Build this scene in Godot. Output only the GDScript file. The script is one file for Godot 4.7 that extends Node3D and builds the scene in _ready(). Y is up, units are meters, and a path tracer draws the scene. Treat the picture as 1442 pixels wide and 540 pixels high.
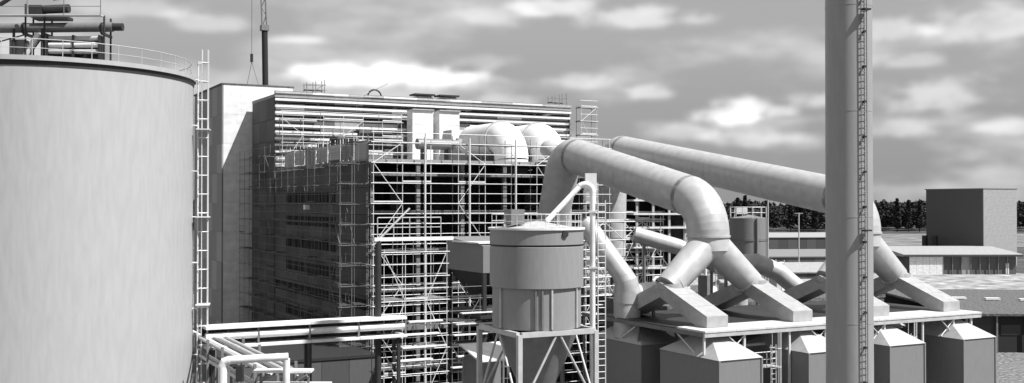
extends Node3D
# An industrial site seen from about 20 m up. Plant grid: axis a runs right and away, axis b runs towards the viewer; both turned by TURN.
const TURN := 0.488692
var rng := RandomNumberGenerator.new()
var M := {}
var used := {}
var unit_box: BoxMesh
var unit_rod: CylinderMesh
var unit_bar: CylinderMesh
var tex := {}
var boxes := {}

# ---------------------------------------------------------------- helpers
func numbered(called: String) -> String:
	var n: int = used.get(called, 0)
	used[called] = n + 1
	return called if n == 0 else "%s_%03d" % [called, n]

func grid(a: float, y: float, b: float) -> Vector3:
	return Vector3(a * cos(TURN) + b * sin(TURN), y, -a * sin(TURN) + b * cos(TURN))

func thing(called: String, label: String, category: String, at: Vector3, turn := 0.0, group := "") -> Node3D:
	# at is in plant-grid coordinates (a, y, b)
	return thing_at(called, label, category, grid(at.x, at.y, at.z), TURN + turn, group)

func thing_at(called: String, label: String, category: String, at: Vector3, turn := 0.0, group := "") -> Node3D:
	var o := Node3D.new()
	o.name = numbered(called)
	add_child(o)
	o.position = at
	o.rotation.y = turn
	o.set_meta("label", label)
	o.set_meta("category", category)
	if group != "":
		o.set_meta("group", group)
	return o

func part(parent: Node3D, called: String, mesh: Mesh, m: Material, xf := Transform3D.IDENTITY) -> MeshInstance3D:
	var o := MeshInstance3D.new()
	o.name = called
	o.mesh = mesh
	o.material_override = m
	parent.add_child(o, true)
	o.transform = xf
	return o

func bx(parent: Node3D, called: String, m: Material, c: Vector3, s: Vector3, turn := 0.0) -> MeshInstance3D:
	return part(parent, called, unit_box, m, Transform3D(Basis(Vector3.UP, turn).scaled_local(s), c))

# a box at its own size, for parts that carry sub-parts
func solid(parent: Node3D, called: String, m: Material, c: Vector3, s: Vector3) -> MeshInstance3D:
	if not boxes.has(s):
		var b := BoxMesh.new()
		b.size = s
		boxes[s] = b
	return part(parent, called, boxes[s], m, Transform3D(Basis(), c))

func span_xf(p: Vector3, q: Vector3, r: float) -> Transform3D:
	var d := q - p
	var up := d.normalized()
	var side := up.cross(Vector3.RIGHT if absf(up.x) < 0.9 else Vector3.FORWARD).normalized()
	return Transform3D(Basis(side * r, d, side.cross(up) * r), (p + q) * 0.5)

func rod(parent: Node3D, called: String, m: Material, p: Vector3, q: Vector3, r: float, smooth := false) -> MeshInstance3D:
	return part(parent, called, unit_rod if smooth else unit_bar, m, span_xf(p, q, r))

func structure(called: String, mesh: Mesh, m: Material, at := Vector3.ZERO, turn := 0.0) -> MeshInstance3D:
	var o := MeshInstance3D.new()
	o.name = numbered(called)
	o.mesh = mesh
	o.material_override = m
	add_child(o)
	o.position = at
	o.rotation.y = turn
	o.set_meta("kind", "structure")
	return o

func quad(st: SurfaceTool, p: Vector3, q: Vector3, r: Vector3, s: Vector3, out: Vector3) -> void:
	var n := (q - p).cross(r - p)
	if n.length() < 1e-9:
		n = (r - p).cross(s - p)
	var vs := [p, q, r, p, r, s]
	if n.dot(out) > 0.0:
		vs = [p, r, q, p, s, r]
	st.set_normal(n.normalized() * (1.0 if n.dot(out) > 0.0 else -1.0))
	for v in vs:
		st.add_vertex(v)

func ring_strip(st: SurfaceTool, r0: Array, r1: Array, n0: Array, n1: Array) -> void:
	var k := r0.size()
	for i in k:
		var j := (i + 1) % k
		var vs := [r0[i], r1[i], r1[j], r0[i], r1[j], r0[j]]
		var ns := [n0[i], n1[i], n1[j], n0[i], n1[j], n0[j]]
		var f: Vector3 = (vs[1] - vs[0]).cross(vs[2] - vs[0])
		var order := [0, 1, 2, 3, 4, 5] if f.dot(ns[0]) < 0.0 else [0, 2, 1, 3, 5, 4]
		for o in order:
			st.set_normal(ns[o])
			st.add_vertex(vs[o])

# gored pipe along a path: mitred rings, each piece keeps the normals of its own axis
func sweep(path: Array, radii: Array, n := 28, capped := true) -> ArrayMesh:
	var st := SurfaceTool.new()
	st.begin(Mesh.PRIMITIVE_TRIANGLES)
	var rings := []
	var c := path.size()
	var ref: Vector3 = Vector3.UP
	var d0: Vector3 = (path[1] - path[0]).normalized()
	if absf(d0.y) > 0.9:
		ref = Vector3.RIGHT
	var u: Vector3 = ref.cross(d0).normalized()
	var prev := d0
	var frames := []
	for i in c - 1:
		var d: Vector3 = (path[i + 1] - path[i]).normalized()
		if i > 0 and prev.cross(d).length() > 1e-5:
			u = u.rotated(prev.cross(d).normalized(), prev.angle_to(d))
		frames.append([d, u, d.cross(u)])
		prev = d
	for i in c:
		var fr: Array = frames[mini(i, c - 2)]
		var before: Vector3 = frames[maxi(i - 1, 0)][0]
		var plane: Vector3 = (before + fr[0]).normalized()
		var r: float = radii[mini(i, radii.size() - 1)]
		var ring := []
		for k in n:
			var t := TAU * k / n
			var off: Vector3 = (fr[1] * cos(t) + fr[2] * sin(t)) * r
			# slide along this piece's axis onto the mitre plane
			off -= fr[0] * (off.dot(plane) / fr[0].dot(plane))
			ring.append(path[i] + off)
		rings.append(ring)
	for i in c - 1:
		var ns := []
		for k in n:
			var t := TAU * k / n
			ns.append((frames[i][1] * cos(t) + frames[i][2] * sin(t)).normalized())
		ring_strip(st, rings[i], rings[i + 1], ns, ns)
	if capped:
		for e in [[rings[0], path[0], -frames[0][0]], [rings[c - 1], path[c - 1], frames[c - 2][0]]]:
			for k in n:
				quad(st, e[1], e[0][k], e[0][(k + 1) % n], e[1], e[2])
	return st.commit()

func lathe(profile: Array, n := 64) -> ArrayMesh:
	var st := SurfaceTool.new()
	st.begin(Mesh.PRIMITIVE_TRIANGLES)
	for i in profile.size() - 1:
		var p: Vector2 = profile[i]
		var q: Vector2 = profile[i + 1]
		var slope := Vector2(q.y - p.y, p.x - q.x).normalized()
		var r0 := []
		var r1 := []
		var ns := []
		for k in n:
			var t := TAU * k / n
			r0.append(Vector3(cos(t) * p.x, p.y, sin(t) * p.x))
			r1.append(Vector3(cos(t) * q.x, q.y, sin(t) * q.x))
			ns.append(Vector3(cos(t) * slope.x, slope.y, sin(t) * slope.x))
		ring_strip(st, r0, r1, ns, ns)
	return st.commit()

# outline in (z, y), extruded along x from x0 to x1
func prism(outline: Array, x0: float, x1: float) -> ArrayMesh:
	var st := SurfaceTool.new()
	st.begin(Mesh.PRIMITIVE_TRIANGLES)
	var poly := PackedVector2Array(outline)
	var idx := Geometry2D.triangulate_polygon(poly)
	for side in [[x0, Vector3.LEFT], [x1, Vector3.RIGHT]]:
		for i in range(0, idx.size(), 3):
			var t := []
			for k in 3:
				var p: Vector2 = poly[idx[i + k]]
				t.append(Vector3(side[0], p.y, p.x))
			quad(st, t[0], t[1], t[2], t[0], side[1])
	var area := 0.0
	for i in poly.size():
		area += poly[i].cross(poly[(i + 1) % poly.size()])
	for i in poly.size():
		var p := poly[i]
		var q := poly[(i + 1) % poly.size()]
		var e := (q - p) * signf(area)
		quad(st, Vector3(x0, p.y, p.x), Vector3(x1, p.y, p.x), Vector3(x1, q.y, q.x), Vector3(x0, q.y, q.x), Vector3(0, -e.x, e.y))
	return st.commit()

# frustum with rectangular bottom and top, bottom at y = 0
func taper(bottom: Vector2, top: Vector2, h: float, shift := Vector2.ZERO) -> ArrayMesh:
	var st := SurfaceTool.new()
	st.begin(Mesh.PRIMITIVE_TRIANGLES)
	var lo := []
	var hi := []
	for s in [Vector2(-1, -1), Vector2(1, -1), Vector2(1, 1), Vector2(-1, 1)]:
		lo.append(Vector3(s.x * bottom.x / 2, 0, s.y * bottom.y / 2))
		hi.append(Vector3(s.x * top.x / 2 + shift.x, h, s.y * top.y / 2 + shift.y))
	for i in 4:
		var j := (i + 1) % 4
		quad(st, lo[i], lo[j], hi[j], hi[i], lo[i] + lo[j])
	quad(st, hi[0], hi[1], hi[2], hi[3], Vector3.UP)
	quad(st, lo[0], lo[1], lo[2], lo[3], Vector3.DOWN)
	return st.commit()

func joined(pieces: Array) -> ArrayMesh:
	var st := SurfaceTool.new()
	for p in pieces:
		st.append_from(p[0], 0, p[1])
	return st.commit()

func noise_picture(size: Vector2i, frequency: float, octaves: int, low: float, high: float, seed_no: int, tall := 1) -> ImageTexture:
	var n := FastNoiseLite.new()
	n.seed = seed_no
	n.frequency = frequency
	n.fractal_octaves = octaves
	n.noise_type = FastNoiseLite.TYPE_SIMPLEX_SMOOTH
	var im := n.get_seamless_image(size.x, size.y / tall)
	im.convert(Image.FORMAT_L8)
	if tall > 1:
		im.resize(size.x, size.y, Image.INTERPOLATE_CUBIC)
	var data := im.get_data()
	for i in data.size():
		data[i] = int(255.0 * lerpf(low, high, data[i] / 255.0))
	var o := Image.create_from_data(size.x, size.y, false, Image.FORMAT_L8, data)
	o.convert(Image.FORMAT_RGB8)
	return ImageTexture.create_from_image(o)

# grey is the linear base colour
func matter(called: String, grey: float, rough := 0.7, metal := 0.0, picture := "", metres := 4.0, warm := 0.0) -> StandardMaterial3D:
	var m := StandardMaterial3D.new()
	m.albedo_color = Color(grey, grey, grey).linear_to_srgb()
	m.roughness = rough
	m.metallic = metal
	if picture != "":
		m.albedo_texture = tex[picture]
		m.uv1_triplanar = true
		m.uv1_world_triplanar = true
		m.uv1_scale = Vector3.ONE / metres
	M[called] = m
	return m

# ---------------------------------------------------------------- sky
func make_sky() -> ImageTexture:
	var w := 2048
	var h := 1024
	var n1 := FastNoiseLite.new()
	n1.seed = 11
	n1.noise_type = FastNoiseLite.TYPE_SIMPLEX_SMOOTH
	n1.fractal_octaves = 5
	n1.frequency = 1.0
	var n2 := FastNoiseLite.new()
	n2.seed = 5
	n2.noise_type = FastNoiseLite.TYPE_SIMPLEX_SMOOTH
	n2.fractal_octaves = 4
	n2.frequency = 1.0
	# cloud heaps: azimuth, elevation, half width, half height in degrees, strength
	var heaps := []
	for c in [
			[565, 112, 125, 20, 1.0], [470, 112, 70, 18, 0.6], [650, 110, 45, 9, 0.4], [285, 45, 60, 16, 0.35], [180, 30, 90, 20, 0.3],
			[1035, 165, 52, 24, 0.85], [1100, 162, 28, 10, 0.5], [1150, 150, 40, 14, 0.45], [910, 133, 38, 14, 0.45], [890, 30, 75, 22, 0.5],
			[780, 15, 70, 18, 0.45], [975, 35, 40, 14, 0.35], [420, 62, 40, 7, 0.4], [820, 115, 50, 14, 0.35], [960, 190, 60, 16, 0.35],
			[1250, 60, 60, 18, 0.4], [1330, 150, 70, 26, 0.45], [1400, 60, 90, 30, 0.35], [1260, 190, 50, 16, 0.3], [720, 150, 70, 18, 0.3],
			[1420, 190, 40, 14, 0.35], [1290, 100, 40, 12, 0.3], [660, 90, 60, 14, 0.2], [1060, 200, 70, 14, 0.3], [1360, 10, 80, 14, 0.4], [700, 25, 60, 18, 0.25]]:
		heaps.append([rad_to_deg(atan((c[0] - 721.0) / 1500.0)), rad_to_deg((287.0 - c[1]) / 1500.0), c[2] / 26.0, c[3] / 26.0, c[4]])
	var data := PackedByteArray()
	data.resize(w * h * 3)
	for y in h:
		var el := 90.0 - (y + 0.5) * 180.0 / h
		var sy := sin(deg_to_rad(el))
		var cy := cos(deg_to_rad(el))
		for x in w:
			var v := 0.30
			if el > -2.0:
				var az := wrapf((x + 0.5) * 360.0 / w, -180.0, 180.0)
				var dx := sin(deg_to_rad(az)) * cy
				var dz := -cos(deg_to_rad(az)) * cy
				# high sky spreads the pattern, low sky presses it flat
				var k := 2.0 / (0.35 + absf(sy))
				var a := n1.get_noise_3d(dx * k, sy * 14.0, dz * k)
				var detail := n2.get_noise_3d(dx * 22.0, sy * 48.0, dz * 22.0)
				var cloud := smoothstep(-0.15, 0.65, a + detail * 0.16) * 0.42
				if absf(az) < 40.0 and el < 18.0:
					for c in heaps:
						var p: float = (az - c[0]) / c[2]
						var q: float = (el - c[1]) / c[3]
						if q < 0.0:
							q *= 1.5
						var r := p * p + q * q
						if r < 4.0:
							cloud += c[4] * smoothstep(0.22, 0.95, exp(-r) * 1.15 + detail * 0.8 * exp(-r * 0.5))
				var base := 0.195 + 0.075 * clampf(el / 9.0, 0.0, 1.0)
				v = lerpf(base, 0.72, clampf(cloud, 0.0, 1.0))
			var g := int(255.0 * Color(v, v, v).linear_to_srgb().r)
			var o := (y * w + x) * 3
			data[o] = g
			data[o + 1] = g
			data[o + 2] = g
		if el < -3.0:
			# below the horizon every row is the same
			for yy in range(y + 1, h):
				for i in w * 3:
					data[yy * w * 3 + i] = 148
			break
	return ImageTexture.create_from_image(Image.create_from_data(w, h, false, Image.FORMAT_RGB8, data))

# ---------------------------------------------------------------- repeated builders
# scaffold along local x (0..length) and z (0..width); rail_z says which row carries the guard rails
func scaffold(t: Node3D, length: float, width: float, y0: float, y1: float, bays: int, rail_z: float, deck_share := 0.8, brace_every := 2, pipe := 0.045, dull := false) -> void:
	var lifts := int(round((y1 - y0) / 2.0))
	var bay := length / bays
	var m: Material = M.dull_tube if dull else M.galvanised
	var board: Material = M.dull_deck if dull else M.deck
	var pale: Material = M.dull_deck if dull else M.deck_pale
	for i in bays + 1:
		for z in [0.0, width]:
			var top: float = y1 + rng.randf_range(0.1, 1.3)
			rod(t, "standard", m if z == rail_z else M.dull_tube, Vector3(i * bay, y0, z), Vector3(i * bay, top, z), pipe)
	var short_tubes := []
	for k in lifts + 1:
		var y := y0 + k * 2.0
		for z in [0.0, width]:
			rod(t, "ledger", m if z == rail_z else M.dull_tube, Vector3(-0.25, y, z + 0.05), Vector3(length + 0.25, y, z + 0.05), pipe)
		rod(t, "guard_rail", m, Vector3(-0.2, y + 1.0, rail_z), Vector3(length + 0.2, y + 1.0, rail_z), pipe * 0.9)
		for i in bays + 1:
			short_tubes.append([unit_bar, span_xf(Vector3(i * bay, y - 0.08, -0.15), Vector3(i * bay, y - 0.08, width + 0.15), pipe)])
		for i in bays:
			if k > 0 and rng.randf() < deck_share:
				bx(t, "deck", board if rng.randf() < 0.7 else pale, Vector3((i + 0.5) * bay, y + 0.09, width / 2), Vector3(bay - 0.06, 0.07, width - 0.12))
			if k > 0 and rng.randf() < deck_share * 0.6:
				bx(t, "toe_board", pale, Vector3((i + 0.5) * bay, y + 0.2, rail_z + (0.06 if rail_z > 0.0 else -0.06)), Vector3(bay - 0.04, 0.15, 0.03))
	var tr := part(t, "transoms", joined(short_tubes), M.dull_tube)
	tr.set_meta("kind", "stuff")
	for i in range(0, bays, brace_every):
		for k in range(0, lifts, 2):
			var flip := (i / brace_every + k / 2) % 2 == 0
			var ya := y0 + k * 2.0
			var yb := minf(ya + 4.0, y1)
			rod(t, "brace", m, Vector3(i * bay, ya if flip else yb, rail_z), Vector3((i + 1) * bay, yb if flip else ya, rail_z), pipe)

func ladder(parent: Node3D, m: Material, base: Vector3, top: float, out: Vector3, caged: bool, cage_from := 2.5, width := 0.5, bar := 0.035) -> void:
	# base: foot of the ladder's middle; out: unit vector away from the wall
	var side := out.cross(Vector3.UP).normalized() * width / 2
	for s in [-1.0, 1.0]:
		rod(parent, "stile", m, base + side * s, Vector3(base.x, top, base.z) + side * s, bar)
	var rungs := []
	var y := base.y + 0.3
	while y < top:
		rungs.append([unit_bar, span_xf(Vector3(base.x, y, base.z) - side, Vector3(base.x, y, base.z) + side, bar * 0.7)])
		y += 0.4
	part(parent, "rungs", joined(rungs), m).set_meta("kind", "stuff")
	if caged:
		y = base.y + cage_from
		while y < top + 1.0:
			var pts := []
			for k in 9:
				var t := PI * k / 8.0
				pts.append(Vector3(base.x, y, base.z) + side.normalized() * cos(t) * 0.4 + out * sin(t) * 0.75)
			part(parent, "hoop", sweep(pts, [bar * 0.9], 5, true), m)
			y += 1.4
		for k in [1, 3, 4, 5, 7]:
			var t: float = PI * k / 8.0
			var p := side.normalized() * cos(t) * 0.4 + out * sin(t) * 0.75
			rod(parent, "cage_strap", m, Vector3(base.x, base.y + cage_from, base.z) + p, Vector3(base.x, top + 1.0, base.z) + p, bar * 0.7)

func railing(parent: Node3D, m: Material, pts: Array, h := 1.1, closed := false, r := 0.03) -> void:
	for i in pts.size():
		var p: Vector3 = pts[i]
		rod(parent, "rail_post", m, p, p + Vector3.UP * h, r)
		if i + 1 < pts.size() or closed:
			var q: Vector3 = pts[(i + 1) % pts.size()]
			rod(parent, "hand_rail", m, p + Vector3.UP * h, q + Vector3.UP * h, r * 1.1)
			rod(parent, "knee_rail", m, p + Vector3.UP * h * 0.5, q + Vector3.UP * h * 0.5, r * 0.8)

func arc(c: Vector3, from: Vector3, to: Vector3, steps: int) -> Array:
	# points from c+from to c+to turning about c
	var out := []
	for i in steps + 1:
		out.append(c + from.slerp(to, float(i) / steps))
	return out

func _ready() -> void:
	rng.seed = 20240
	# ------------------------------------------------ camera, sky, sun, exposure
	var cam := Camera3D.new()
	cam.name = "camera"
	add_child(cam)
	cam.position = Vector3(0, 20, 0)
	cam.rotation_degrees = Vector3(0.649, 0, 0)
	cam.fov = 20.41
	cam.near = 0.5
	cam.far = 9000.0
	cam.current = true
	var we := WorldEnvironment.new()
	we.name = "environment"
	var env := Environment.new()
	env.background_mode = Environment.BG_SKY
	var sky := Sky.new()
	var sm := PanoramaSkyMaterial.new()
	sm.panorama = make_sky()
	sky.sky_material = sm
	env.sky = sky
	env.background_energy_multiplier = 1.0
	env.tonemap_mode = Environment.TONE_MAPPER_LINEAR
	env.tonemap_exposure = 1.6
	env.sdfgi_enabled = true
	env.ssao_enabled = true
	env.ssil_enabled = true
	we.environment = env
	add_child(we)
	var sun := DirectionalLight3D.new()
	sun.name = "sun"
	add_child(sun)
	var towards := grid(0.335, 0.80, 0.475).normalized()
	sun.look_at_from_position(Vector3.ZERO, -towards, Vector3.UP)
	sun.light_energy = 1.6
	sun.light_angular_distance = 0.5
	sun.light_color = Color(1, 1, 1)
	sun.shadow_enabled = true

	# ------------------------------------------------ materials
	unit_box = BoxMesh.new()
	unit_rod = CylinderMesh.new()
	unit_rod.top_radius = 1.0
	unit_rod.bottom_radius = 1.0
	unit_rod.height = 1.0
	unit_rod.radial_segments = 20
	unit_rod.rings = 0
	unit_bar = unit_rod.duplicate()
	unit_bar.radial_segments = 6
	tex.mottle = noise_picture(Vector2i(512, 512), 0.012, 5, 0.84, 1.0, 3)
	tex.streak = noise_picture(Vector2i(512, 512), 0.05, 4, 0.93, 1.0, 7, 8)
	tex.rough = noise_picture(Vector2i(512, 512), 0.04, 5, 0.35, 1.0, 9)
	tex.field = noise_picture(Vector2i(512, 512), 0.01, 6, 0.45, 1.0, 13)
	matter("tank_paint", 0.39, 0.5, 0.0, "streak", 9.0)
	matter("duct_sheet", 0.5, 0.42, 0.15, "mottle", 7.0)
	matter("chimney_paint", 0.31, 0.45, 0.1, "streak", 8.0)
	matter("white_sheet", 0.8, 0.5, 0.0, "mottle", 8.0)
	matter("galvanised", 0.6, 0.5, 0.2)
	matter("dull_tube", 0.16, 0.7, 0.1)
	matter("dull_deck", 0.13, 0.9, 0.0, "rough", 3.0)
	matter("deck", 0.42, 0.85, 0.0, "rough", 3.0)
	matter("deck_pale", 0.68, 0.8, 0.0, "mottle", 3.0)
	matter("dark_steel", 0.035, 0.55, 0.2, "mottle", 3.0)
	matter("grey_steel", 0.2, 0.5, 0.1, "mottle", 5.0)
	matter("pale_steel", 0.5, 0.5, 0.1, "mottle", 5.0)
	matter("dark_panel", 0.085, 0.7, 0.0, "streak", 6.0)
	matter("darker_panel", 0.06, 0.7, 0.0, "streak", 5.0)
	for n in [["net", 0.6], ["net_dull", 0.42]]:
		var cloth := matter(n[0], n[1], 0.9, 0.0, "rough", 2.5)
		cloth.backlight_enabled = true
		cloth.backlight = Color(n[1], n[1], n[1])
	matter("slate_panel", 0.12, 0.7, 0.0, "mottle", 4.0)
	matter("black_hole", 0.015, 0.9)
	matter("grey_panel", 0.3, 0.65, 0.0, "streak", 6.0)
	matter("girt", 0.8, 0.6, 0.0, "mottle", 6.0)
	matter("concrete", 0.34, 0.9, 0.0, "mottle", 6.0)
	matter("yard", 0.3, 0.95, 0.0, "rough", 14.0)
	matter("gravel", 0.5, 0.95, 0.0, "field", 30.0)
	matter("grass", 0.1, 0.95, 0.0, "field", 120.0)
	matter("stubble", 0.28, 0.95, 0.0, "field", 90.0)
	matter("roof_felt", 0.2, 0.9, 0.0, "rough", 10.0)
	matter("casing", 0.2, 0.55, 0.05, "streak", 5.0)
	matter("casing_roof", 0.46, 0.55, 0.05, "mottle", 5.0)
	matter("silo_paint", 0.25, 0.5, 0.05, "streak", 6.0)
	matter("leaves", 0.045, 0.9, 0.0, "rough", 6.0)
	matter("bark", 0.08, 0.9)
	matter("glass", 0.02, 0.35)
	matter("chevron_sheet", 0.42, 0.5, 0.1, "mottle", 6.0)
	matter("deck_plate", 0.6, 0.8, 0.0, "mottle", 5.0)

	build_setting()
	build_tank()
	build_white_block()
	build_main_hall()
	build_wing()
	build_roof_ducts()
	build_silo()
	build_filter_row()
	build_chimney()
	build_big_ducts()
	build_pipe_racks()
	build_middle_distance()
	build_far_buildings()
	build_crane()
	build_trees()

func sheet(called: String, m: Material, c: Vector3, s: Vector2, turn := 0.0) -> void:
	var p := PlaneMesh.new()
	p.size = s
	structure(called, p, m, c, turn)

func build_setting() -> void:
	sheet("ground", M.grass, Vector3(0, 0, -2500), Vector2(9000, 7000))
	sheet("yard", M.yard, Vector3(10, 0.004, -130), Vector2(260, 210))
	sheet("road", M.gravel, Vector3(190, 0.008, -278), Vector2(330, 58), 0.03)
	sheet("field", M.stubble, Vector3(300, 0.008, -600), Vector2(900, 210), 0.05)

# ---------------------------------------------------------------- the tank on the left
func build_tank() -> void:
	var c := Vector3(-33.9, 0, -76.9)
	var r := 10.4
	var top := 29.3
	var t := thing_at("storage_tank", "huge pale cylindrical storage tank cut off by the left picture edge", "tank", c)
	# shell courses
	var y := 0.0
	for i in 12:
		var h := (top - 0.5) / 12.0
		var rr := r
		part(t, "shell_course", lathe([Vector2(rr, y), Vector2(rr, y + h)], 128), M.tank_paint)
		y += h
	part(t, "rim", lathe([Vector2(r, top - 0.5), Vector2(r - 0.12, top - 0.5), Vector2(r - 0.12, top - 0.24), Vector2(r + 0.2, top - 0.24), Vector2(r + 0.2, top + 0.06), Vector2(r - 0.5, top + 0.06)], 128), M.tank_paint)
	part(t, "gap_band", lathe([Vector2(r + 0.05, top - 0.56), Vector2(r + 0.05, top - 0.245)], 128), M.dark_steel)
	var tank_roof := part(t, "roof", lathe([Vector2(r - 0.4, top), Vector2(0.01, top + 0.4)], 96), M.grey_steel)
	var pts := []
	for i in 36:
		var a := TAU * i / 36
		pts.append(Vector3(cos(a) * (r - 0.15), top, sin(a) * (r - 0.15)))
	railing(tank_roof, M.pale_steel, pts, 1.15, true, 0.028)
	# caged ladder at the right edge of the shell
	var la := thing_at("tank_ladder", "tall caged steel ladder running up the right edge of the storage tank", "ladder", c)
	var out := Vector3(10.4, 0, -2.4).normalized()
	var side := out.cross(Vector3.UP)
	ladder(la, M.galvanised, out * (r + 0.35), top + 1.2, out, true, 2.5, 0.55, 0.045)
	var k := 2.0
	while k < top:
		for s in [-0.28, 0.28]:
			rod(la, "bracket", M.galvanised, out * (r - 0.05) + side * s + Vector3.UP * k, out * (r + 0.35) + side * s + Vector3.UP * k, 0.05)
		k += 3.4
	for yy in [6.0, 12.5, 19.0, 25.5]:
		bx(la, "rest_platform", M.galvanised, out * (r + 0.75) + side * 0.2 + Vector3.UP * yy, Vector3(1.0, 0.08, 1.5), -atan2(out.z, out.x))
	# machinery standing on the roof
	var cv := thing_at("screw_conveyor", "long horizontal tube conveyor on trestle legs on top of the storage tank", "conveyor", Vector3(-42.0, 29.5, -73.5))
	rod(cv, "trough", M.grey_steel, Vector3(-2, 2.55, 0), Vector3(14.3, 2.75, -0.2), 0.34, true)
	for x in [1.0, 5.0, 8.2, 13.6]:
		rod(cv, "flange", M.dark_steel, Vector3(x, 2.6, 0), Vector3(x + 0.12, 2.6, 0), 0.44, true)
	rod(cv, "end_motor", M.dark_steel, Vector3(14.3, 2.75, -0.2), Vector3(15.0, 2.75, -0.2), 0.27, true)
	for x in [2.0, 8.6, 9.9, 14.0]:
		for z in [-0.6, 0.6]:
			rod(cv, "leg", M.dark_steel, Vector3(x, 0, z), Vector3(x, 4.2 if x > 8.0 and x < 9.0 else 3.4, z), 0.07)
		bx(cv, "cross_beam", M.dark_steel, Vector3(x, 2.12, 0), Vector3(0.16, 0.18, 1.4))
	for x in [2.0, 8.6]:
		rod(cv, "brace", M.dark_steel, Vector3(x, 0.3, 0.6), Vector3(x + (6.6 if x < 3.0 else 1.3), 2.1, 0.6), 0.05)
	bx(cv, "walkway", M.galvanised, Vector3(6.5, 3.35, 0.9), Vector3(15, 0.06, 0.7))
	railing(cv, M.grey_steel, [Vector3(-1, 3.38, 1.25), Vector3(1.5, 3.38, 1.25), Vector3(4, 3.38, 1.25), Vector3(6.5, 3.38, 1.25), Vector3(9, 3.38, 1.25), Vector3(11.5, 3.38, 1.25), Vector3(14, 3.38, 1.25)], 1.1)
	var dr := thing_at("drive_unit", "dark gearbox and motor on the conveyor above the storage tank", "motor", Vector3(-33.0, 32.7, -73.6))
	rod(dr, "motor", M.dark_steel, Vector3(0.6, 0.75, 0), Vector3(2.3, 0.82, 0), 0.3, true)
	bx(dr, "gearbox", M.dark_steel, Vector3(0.1, 0.6, 0), Vector3(0.9, 0.8, 0.8))
	rod(dr, "hood_pipe", M.dark_steel, Vector3(1.2, 1.5, 0.0), Vector3(4.0, 1.85, 0), 0.13, true)
	rod(dr, "vent", M.grey_steel, Vector3(1.9, 1.5, 0), Vector3(1.9, 3.6, 0), 0.22, true)
	bx(dr, "stand", M.dark_steel, Vector3(1.2, 0.1, 0), Vector3(2.4, 0.2, 0.9))
	var up := thing_at("feed_pipe", "thin dark pipe rising leftwards above the tank conveyor", "pipe", Vector3(-36.0, 32.6, -73.6))
	part(up, "run", sweep([Vector3(-6, 1.0, 0), Vector3(0.6, 1.25, 0), Vector3(1.3, 1.7, 0), Vector3(5.6, 1.95, 0)], [0.15], 14), M.dark_steel)
	for x in [-5.0, -1.8, 0.4]:
		rod(up, "stand", M.grey_steel, Vector3(x, 0, 0), Vector3(x, 1.4, 0), 0.05)
	var dv := thing_at("dust_filter_drum", "pale drum with dark bands lying on the tank roof", "drum", Vector3(-31.6, 29.5, -73.4))
	for row in [[0.95, 0.17, "pale"], [1.4, 0.2, "white"], [1.85, 0.16, "pale"]]:
		rod(dv, "pipe", M.white_sheet if row[2] == "white" else M.pale_steel, Vector3(-0.2, row[0], 0.4), Vector3(3.3, row[0], 0.4), row[1], true)
	for x in [-0.3, 1.5, 3.3]:
		bx(dv, "saddle", M.dark_steel, Vector3(x, 1.0, 0.2), Vector3(0.12, 2.1, 0.9))
	bx(dv, "back_plate", M.dark_steel, Vector3(1.5, 1.0, -0.2), Vector3(3.6, 1.9, 0.06))
	var ch := thing_at("roof_chute", "short slanting white chute beside the dark frame on the tank roof", "chute", Vector3(-33.2, 29.5, -73.2))
	part(ch, "tube", sweep([Vector3(-0.5, 0.3, 0), Vector3(0.6, 2.2, 0)], [0.24], 16), M.white_sheet)
	for x in [-1.0, 0.95]:
		rod(ch, "post", M.dark_steel, Vector3(x, 0, 0.3), Vector3(x, 2.5, 0.3), 0.1)
	bx(ch, "hopper", M.grey_steel, Vector3(-0.9, 1.1, -0.3), Vector3(1.0, 1.4, 0.8))

# ---------------------------------------------------------------- tall white block behind the hall
func build_white_block() -> void:
	var t := thing("stair_tower", "tall windowless block with a dark left side and sunlit pale upper corner", "building", Vector3(33.0, 0, -146.0))
	var h := 36.2
	var cols := 4
	for i in 9:
		for k in 6:
			bx(t, "panel", M.casing if (i + k) % 3 else M.grey_panel, Vector3(0.1, (i + 0.5) * h / 9, -1.5 - k * 3.0), Vector3(0.2, h / 9 - 0.02, 2.98))
		for k in cols:
			bx(t, "panel", M.white_sheet, Vector3(0.2 + (k + 0.5) * 2.4, (i + 0.5) * h / 9, -0.1), Vector3(2.385, h / 9 - 0.015, 0.2))
	bx(t, "core", M.grey_panel, Vector3(5.0, h / 2 - 0.1, -9.2), Vector3(9.5, h - 0.3, 17.5))
	bx(t, "roof", M.roof_felt, Vector3(4.95, h + 0.1, -9.1), Vector3(10.1, 0.22, 18.3))

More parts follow.
